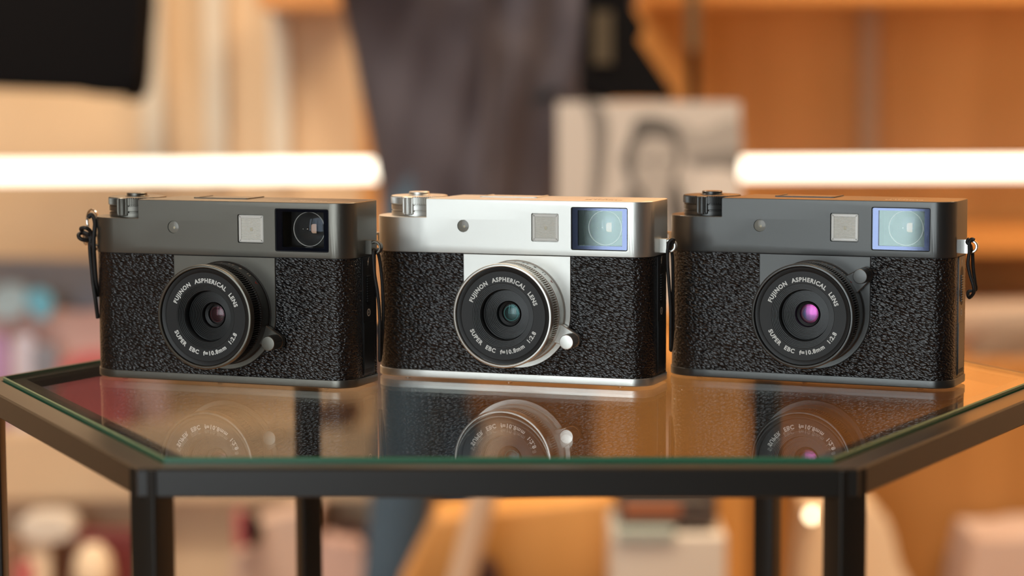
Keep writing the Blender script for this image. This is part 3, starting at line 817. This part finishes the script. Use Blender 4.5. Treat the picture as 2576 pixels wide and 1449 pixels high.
# colourful magazines on the left ledge
def thing_slab(name, cat, label, m, pts, Y, d, group=None, n=1, bev=0.004, rest=0.0):
    o = slab(name, m, 0, 0, 0, 0, Y, d, None, up(pts, n) if n > 1 else pts, bev)
    for v in o.data.vertices: v.co.z = max(v.co.z, rest)
    return tag(o, label, cat, group)
c = lambda nm, r, gg, b, ro=0.5: mat(nm, (r, gg, b), ro)
MT['grey_paper'] = c('grey_cover', .30, .28, .29); MT['blue_paper'] = c('blue_cover', .14, .46, .66)
MT['lblue_paper'] = c('pale_blue_cover', .40, .56, .66); MT['pink_paper'] = c('pink_cover', .72, .48, .44)
MT['red_paper'] = c('red_cover', .52, .12, .12); MT['violet_paper'] = c('violet_cover', .42, .27, .50)
MT['slate_paper'] = c('slate_cover', .22, .235, .29); MT['maroon_paper'] = c('maroon_cover', .16, .025, .025)
MT['cream_paper'] = c('cream_cover', .85, .68, .48); MT['white_paper'] = c('white_card', .70, .64, .56)
MT['dark_brown'] = c('dark_brown', .05, .015, .008); MT['lilac_paper'] = c('lilac_cover', .58, .56, .68)
magz = [('grey magazine standing at the back of the left ledge', 'grey_paper', [(-60, 648), (250, 655), (262, 900), (-60, 1090)], 3.45),
        ('slate grey magazine behind the blue ones', 'slate_paper', [(190, 720), (300, 715), (300, 1090), (195, 1090)], 3.42),
        ('pink covered magazine in the middle of the left ledge', 'pink_paper', [(-40, 760), (120, 765), (170, 790), (240, 780), (420, 800), (420, 1090), (-40, 1090)], 3.40)]
for lab, m, pts, Y in magz: thing_slab('magazine', 'magazine', lab, MT[m], pts, Y, 0.012, 'magazines on the left ledge')
mg2 = [('pale blue round cut card at the far left of the ledge', 'lblue_paper', [(-20, 735), (20, 715), (60, 725), (68, 770), (40, 800), (-20, 795)], 3.37, 4),
       ('bright blue round cut card beside the pale blue one', 'blue_paper', [(66, 740), (95, 727), (128, 745), (130, 785), (105, 805), (74, 780)], 3.36, 4),
       ('violet magazine at the far left edge of the ledge', 'violet_paper', [(-60, 845), (8, 840), (25, 900), (14, 1090), (-60, 1090)], 3.35, 1),
       ('lilac booklet leaning beside the violet magazine', 'lilac_paper', [(32, 850), (80, 840), (90, 900), (70, 1090), (40, 1090)], 3.355, 1),
       ('dark slate booklet low in the middle of the ledge', 'slate_paper', [(80, 870), (135, 865), (150, 905), (90, 1090), (80, 905)], 3.35, 1),
       ('red booklet lying against the grey camera end of the ledge', 'red_paper', [(150, 915), (200, 885), (330, 880), (330, 1090), (140, 1090)], 3.34, 1)]
for lab, m, pts, Y, n in mg2: thing_slab('booklet', 'booklet', lab, MT[m], pts, Y, 0.010, 'booklets on the left ledge', n, 0.003)

# things below the left ledge
Y = 3.20
thing_slab('paper_bag', 'bag', 'white paper bag below the left ledge behind the front left table leg', MT['white_paper'], [(50, 1310), (110, 1300), (170, 1308), (185, 1350), (130, 1362), (60, 1358)], Y, .06, None, 4)
thing_slab('paper_cone', 'paper', 'cream folded paper under the white paper bag', MT['cream_paper'], [(62, 1362), (135, 1362), (120, 1410), (125, 1700), (85, 1700), (75, 1420)], Y+.01, .03)
thing_slab('book', 'book', 'maroon book standing below the left ledge', MT['maroon_paper'], [(190, 1335), (345, 1340), (345, 1700), (190, 1700)], Y+.03, .03)
thing_slab('book', 'book', 'brown book behind the cream folded paper', c('brown_cover', .30, .15, .08), [(-60, 1362), (190, 1365), (190, 1700), (-60, 1700)], Y+.075, .03)
thing_slab('book', 'book', 'red book at the lower left corner below the ledge', MT['red_paper'], [(36, 1425), (80, 1415), (95, 1700), (36, 1700)], Y, .03)
p = at(235, 1425, Y-.05); mb = MB(); lathe_z(mb, [(.02, 0), (.026, .01), (.028, .03), (.024, .055), (.012, .07), (.001, .072)], p.x, p.y, 32, S=1)
for v in mb.bm.verts: v.co.z += p.z-.04
tag(mb.build('round_ornament', MT['cream_paper']), 'cream round ornament in front of the maroon book', 'ornament')
# between the left legs
thing_slab('shoe_box', 'box', 'pinkish cream box below the ledge between the left table legs', c('pinkish_card', .66, .47, .37), [(640, 1318), (742, 1290), (800, 1290), (800, 1700), (560, 1700), (585, 1400), (640, 1385)], 3.20, .10)
thing_slab('book', 'book', 'thin red book at the edge of the pinkish box', MT['red_paper'], [(588, 1290), (612, 1285), (622, 1375), (590, 1385)], 3.17, .02)
thing_slab('black_cap', 'cap', 'small black cap on the pinkish box', MT['black_cloth'], [(618, 1300), (640, 1310), (655, 1345), (640, 1372), (620, 1370)], 3.16, .03, None, 4)
thing_slab('pink_pouch', 'bag', 'pale pink pouch right of the rear table leg', c('pale_pink', .70, .46, .38), [(800, 1390), (830, 1365), (880, 1375), (915, 1410), (930, 1700), (800, 1700)], 3.17, .06, None, 4)
thing_slab('brown_pouch', 'bag', 'dark brown pouch behind the pale pink one', MT['dark_brown'], [(840, 1350), (900, 1338), (950, 1360), (960, 1440), (950, 1700), (880, 1700)], 3.25, .05, None, 4)
thing_slab('brown_case', 'case', 'dark brown case on the left ledge beside the person', MT['dark_brown'], [(780, 1060), (880, 1060), (900, 1092), (780, 1092)], 3.32, .2)

# stool with a slanted side in front of the person, and leaning pole
thing_slab('wooden_stool', 'stool', 'orange wooden stool panel with slanted side in front of the jeans', MT['orange_wood'], [(1095, 1305), (1545, 1255), (1545, 2400), (800, 2400), (1000, 1500), (1085, 1330)], 2.66, .12)
thing_slab('leather_bag', 'bag', 'dark brown bag at the foot of the orange stool', MT['dark_brown'], [(1165, 1430), (1240, 1422), (1262, 1500), (1250, 1700), (1150, 1700)], 2.60, .04, None, 4)
pa, pb = at(1222, 1225, 2.57), at(1075, 1790, 2.57)
tag(MB().tube([pa + (pa-pb)*0.25, pb], 0.0155, 16).build('pole', c('pale_beige_pole', .62, .45, .32)), 'pale beige pole leaning in front of the orange stool', 'pole')
# boxes centre right
wb = base_empty('storage_box', 1690, 1500, 2.5); tag(wb, 'white storage box with pale teal lid under the black printed box', 'box')
slab('body', MT['white_paper'], 1540, 1345, 1828, 1800, 2.5, .14, wb, bev=.006)
slab('lid', c('pale_teal', .40, .46, .42), 1552, 1330, 1700, 1365, 2.497, .12, wb, bev=.003)
kb = base_empty('printed_box', 1680, 1330, 2.51); tag(kb, 'dark printed box with orange lettering on top of the white storage box', 'box')
slab('body', c('dark_carton', .085, .065, .055), 1558, 1225, 1805, 1325, 2.51, .12, kb, bev=.003)
slab('print', c('orange_print', .40, .13, .05), 1568, 1262, 1712, 1298, 2.508, .003, kb)
slab('print', c('pale_print', .30, .27, .22), 1570, 1254, 1780, 1261, 2.508, .003, kb)
# right: pale curved chair shell, pale stack, folded cloth
thing_slab('chair_shell', 'chair', 'pale curved chair shell behind the front right table leg', MT['cream_paper'], [(2030, 1330), (2060, 1290), (2160, 1262), (2215, 1285), (2245, 1340), (2265, 1420), (2310, 1520), (2360, 1800), (2030, 1800)], 3.0, .12, None, 4, .01)
thing_slab('folded_towel', 'towel', 'pale pinkish folded towel at the lower right corner', c('pinkish_towel', .56, .43, .38), [(2450, 1385), (2500, 1368), (2700, 1370), (2700, 1700), (2430, 1700)], 3.1, .15, None, 4)
thing_slab('paper_stack', 'paper', 'pale cream stack on the bench right of the black camera', c('pale_stack', .58, .46, .37), [(2300, 778), (2700, 770), (2700, 924), (2300, 940)], 3.45, .2, rest=ZBR)
thing_slab('grey_pouch', 'bag', 'grey brown pouch in front of the pale stack on the right', c('grey_brown', .20, .15, .115), [(2468, 880), (2510, 862), (2560, 845), (2700, 830), (2700, 924), (2460, 940)], 3.36, .06, None, 4, rest=ZBR)
# small bright bulb
bl = empty('small_bulb', at(2042, 1296, 2.95)); tag(bl, 'small glowing bulb in front of the pale chair shell beside the front right leg', 'light')
p = at(2042, 1296, 2.95)
mb = MB(); bmesh.ops.create_uvsphere(mb.bm, u_segments=20, v_segments=12, radius=0.006, matrix=Matrix.Translation(p))
child(mb, 'bulb', mat('glowing_bulb', (1, 1, 1), 0.4, emit=((1.0, 0.80, 0.50), 7.5)), bl)
mb = MB(); mb.tube([(p.x, p.y, p.z-.004), (p.x, p.y+.03, p.z-.02), (p.x+.012, 3.01, p.z-.03)], 0.003, 8)
child(mb, 'bracket', MT['grey_metal'], bl)

# ================================================================== THE PERSON
MT['coat'] = mat('plum_grey_coat', (0.082, 0.074, 0.092), 0.9, noise=(9, 0.18), bump=(60, 0.3))
MT['jeans'] = mat('blue_denim', (0.070, 0.125, 0.185), 0.85, noise=(14, 0.2), bump=(200, 0.3))
MT['skin'] = mat('skin', (0.52, 0.30, 0.20), 0.5)
MT['hair'] = mat('dark_hair', (0.02, 0.014, 0.01), 0.6, bump=(300, 0.5))
PY = 3.02
pc = at(1190, 700, PY).x
person = empty('person', (pc, PY, 0))
tag(person, 'person in a long plum grey coat and blue jeans with a black shoulder bag', 'person')
def skin(name, verts, edges, m, sub=2, root=0):
    me = bpy.data.meshes.new(name)
    me.from_pydata([v[:3] for v in verts], edges, [])
    o = bpy.data.objects.new(name, me); COL.objects.link(o)
    sk = o.modifiers.new('s', 'SKIN'); sk.use_smooth_shade = True
    sv = me.skin_vertices[0].data
    for i, v in enumerate(verts):
        r = v[3]; sv[i].radius = r if isinstance(r, tuple) else (r, r); sv[i].use_root = (i == root)
    ss = o.modifiers.new('d', 'SUBSURF'); ss.levels = sub; ss.render_levels = sub
    bpy.context.view_layer.update()
    new = evaluated(o); old = o.data
    o.modifiers.clear(); o.data = new; bpy.data.meshes.remove(old)
    new.materials.clear(); new.materials.append(m)
    new.shade_smooth()
    return o
X, Yp = pc, PY
def V(x, y, z, r): return (X+x, Yp+y, z, r)
# body: pelvis, spine, neck, head, legs, arms bent up to the chest with hands
bv = [V(0, 0, .93, .08), V(0, 0, 1.10, .09), V(0, .01, 1.30, .10), V(0, .01, 1.42, .08), V(0, 0, 1.49, .052), V(0, -.01, 1.56, .06), V(0, -.015, 1.62, (.078, .092)), V(0, -.01, 1.70, (.07, .085)),
      V(-.055, 0, .86, .055), V(-.080, -.02, .47, .030), V(-.125, .02, .10, .028), V(-.125, -.08, .045, .030), V(-.125, -.15, .035, .026),
      V(.065, 0, .86, .055), V(-.050, .03, .46, .030), V(.06, .06, .10, .028), V(.06, -.03, .045, .030), V(.06, -.10, .035, .026),
      V(-.17, .01, 1.40, .052), V(-.23, .0, 1.12, .040), V(-.10, -.20, 1.17, .028), V(-.07, -.23, 1.18, .026),
      V(.17, .01, 1.40, .052), V(.23, .0, 1.12, .040), V(.10, -.20, 1.17, .028), V(.07, -.23, 1.18, .026)]
be = [(0, 1), (1, 2), (2, 3), (3, 4), (4, 5), (5, 6), (6, 7), (0, 8), (8, 9), (9, 10), (10, 11), (11, 12), (0, 13), (13, 14), (14, 15), (15, 16), (16, 17),
      (3, 18), (18, 19), (19, 20), (20, 21), (3, 22), (22, 23), (23, 24), (24, 25)]
for s, b in ((-1, 21), (1, 25)):
    for k, (dx, dz, L) in enumerate(((.030, .028, .030), (.018, .010, .036), (.016, -.008, .034), (.012, -.026, .028), (-.002, .036, .026))):
        i = len(bv)
        px_, pz_ = s*(.07 - dx*.5), 1.18 + dz
        bv += [V(px_, -.245, pz_, .0105), V(s*(.07-dx*.5-L*.7), -.262, pz_-.002, .009), V(s*(.07-dx*.5-L*1.1), -.252, pz_-.004, .008)]
        be += [(b, i), (i, i+1), (i+1, i+2)]
body = skin('body', bv, be, MT['skin']); body.parent = person; body.matrix_parent_inverse = person.matrix_basis.inverted()
# face
hz, hy = 1.635, -.10
mb = MB()
for s in (-1, 1): bmesh.ops.create_uvsphere(mb.bm, u_segments=12, v_segments=8, radius=.011, matrix=Matrix.Translation((X+s*.030, Yp+hy-.002, hz)))
child(mb, 'eye', MT['white_paper'], person)
mb = MB(); mb.loft([[(X-.006, Yp+hy, hz), (X+.006, Yp+hy, hz), (X+.006, Yp+hy+.02, hz), (X-.006, Yp+hy+.02, hz)], [(X-.014, Yp+hy-.02, hz-.04), (X+.014, Yp+hy-.02, hz-.04), (X+.016, Yp+hy+.02, hz-.042), (X-.016, Yp+hy+.02, hz-.042)]])
child(mb, 'nose', MT['skin'], person)
mb = MB(); mb.tube([(X-.024, Yp+hy+.006, hz-.066), (X, Yp+hy-.004, hz-.064), (X+.024, Yp+hy+.006, hz-.066)], .005, 8)
child(mb, 'mouth', c('lips', .40, .15, .12), person)
mb = MB()
for s in (-1, 1): bmesh.ops.create_uvsphere(mb.bm, u_segments=12, v_segments=8, radius=1, matrix=Matrix.Translation((X+s*.083, Yp-.005, hz-.01)) @ Matrix.Diagonal((.008, .018, .03, 1)))
child(mb, 'ear', MT['skin'], person)
mb = MB(); bmesh.ops.create_uvsphere(mb.bm, u_segments=32, v_segments=20, radius=1, matrix=Matrix.Translation((X, Yp+.012, 1.675)) @ Matrix.Diagonal((.094, .108, .105, 1)))
for v in list(mb.bm.verts):
    if v.co.y < Yp-.05 and v.co.z < 1.69: v.co.y = Yp-.045
child(mb, 'hair', MT['hair'], person)
# jeans: two legs that follow the pose
jv = [V(0, 0, .93, .085), V(-.055, 0, .80, .068), V(-.080, -.02, .47, .046), V(-.125, .02, .12, .040), V(.055, 0, .80, .068), V(-.052, .03, .46, .040), V(-.01, .05, .37, .052), V(.06, .06, .13, .044)]
jo = skin('jeans', jv, [(0, 1), (1, 2), (2, 3), (0, 4), (4, 5), (5, 6), (6, 7)], MT['jeans']); jo.parent = person; jo.matrix_parent_inverse = person.matrix_basis.inverted()
for s, xx, yy in ((-1, -.125, -.06), (1, .06, 0)):
    mb = MB(); prism(mb, [(X+xx+p*.045, Yp+yy+q*.13) for p, q in rrect(-1, 1, -1, 1, .7, 6)], 0, .075, .0, .03, S=1)
    child(mb, 'shoe', MT['black_cloth'], person)
# coat: lofted rings with folds; outline taken at real heights
def sil(z):
    # (left, right) edge of the coat in metres from the person's axis, by height
    T = [(0.54, -.112, .115), (.60, -.118, .14), (.75, -.122, .15), (.84, -.138, .17), (.93, -.155, .20), (1.02, -.175, .22), (1.10, -.175, .20), (1.30, -.20, .21), (1.42, -.19, .19), (1.475, -.10, .10)]
    for (a, l0, r0), (b, l1, r1) in zip(T, T[1:]):
        if a <= z <= b:
            t = (z-a)/(b-a); return l0+(l1-l0)*t, r0+(r1-r0)*t
    return (-.1, .1)
loops = []; NS = 120
for i in range(61):
    z = .54 + (1.475-.54)*i/60
    l, r_ = sil(z); cxx, hw = (l+r_)/2, (r_-l)/2
    dep = .12 if z < 1.3 else .12*(1-(z-1.3)/.175*.35)
    lp = []
    for k in range(NS):
        a = 2*pi*k/NS
        # folds fan out from the front closing at hip height
        u = cos(a)*hw
        spread = 1.0 - .55*max(0, (z-.46)/.6)
        f = .010*sin(u*55*spread + (z-.98)*9) + .007*sin(u*90 - (z-.9)*16 + 1.3) + .004*sin(z*40 + u*30)
        amp = 1.0 if sin(a) < 0.1 else .5
        lp.append((X+cxx+u, Yp+.02+sin(a)*dep + (f*amp*abs(sin(a))), z))
    loops.append(lp)
mb = MB(); mb.loft(loops)
child(mb, 'coat', MT['coat'], person, angle=80)
for s in (-1, 1):
    sl = skin('sleeve', [V(s*.16, .01, 1.40, .075), V(s*.235, .0, 1.13, .060), V(s*.125, -.17, 1.165, .044)], [(0, 1), (1, 2)], MT['coat'])
    sl.parent = person; sl.matrix_parent_inverse = person.matrix_basis.inverted()
# lapel line
mb = MB()
pts = [at(1205, -40, PY-.13), at(1232, 60, PY-.13), at(1225, 200, PY-.125), at(1215, 420, PY-.12), at(1210, 560, PY-.12)]
mb.tube(smoothpts(pts), .006, 8); child(mb, 'coat_placket', MT['coat'], person)
# black shoulder bag on the person's side
bag = base_empty('shoulder_bag', 1540, 245, 2.90)
tag(bag, 'black shoulder bag with a brown patch hanging at the side of the person', 'bag')
slab('bag_body', MT['black_cloth'], 0, 0, 0, 0, 2.83, .05, bag, up([(1475, 246), (1600, 250), (1690, 246), (1672, 200), (1625, 130), (1590, 60), (1585, -120), (1480, -120), (1468, 60), (1462, 180)], 4), .012)
slab('brown_patch', c('olive_brown', .055, .040, .018), 1492, 28, 1540, 160, 2.826, .006, bag)
pts = [at(1500, -60, 2.84), Vector((X+.155, PY-.19, 1.30)), Vector((X+.14, PY-.12, 1.44)), Vector((X+.13, PY+.02, 1.50)), Vector((X+.14, PY+.13, 1.44)), Vector((X+.20, PY+.19, 1.30)), Vector((X+.27, PY+.10, 1.15)), at(1590, -60, 2.82)]
mb = MB(); mb.tube(smoothpts(pts, 8), .011, 8); child(mb, 'bag_strap', MT['black_cloth'], bag)
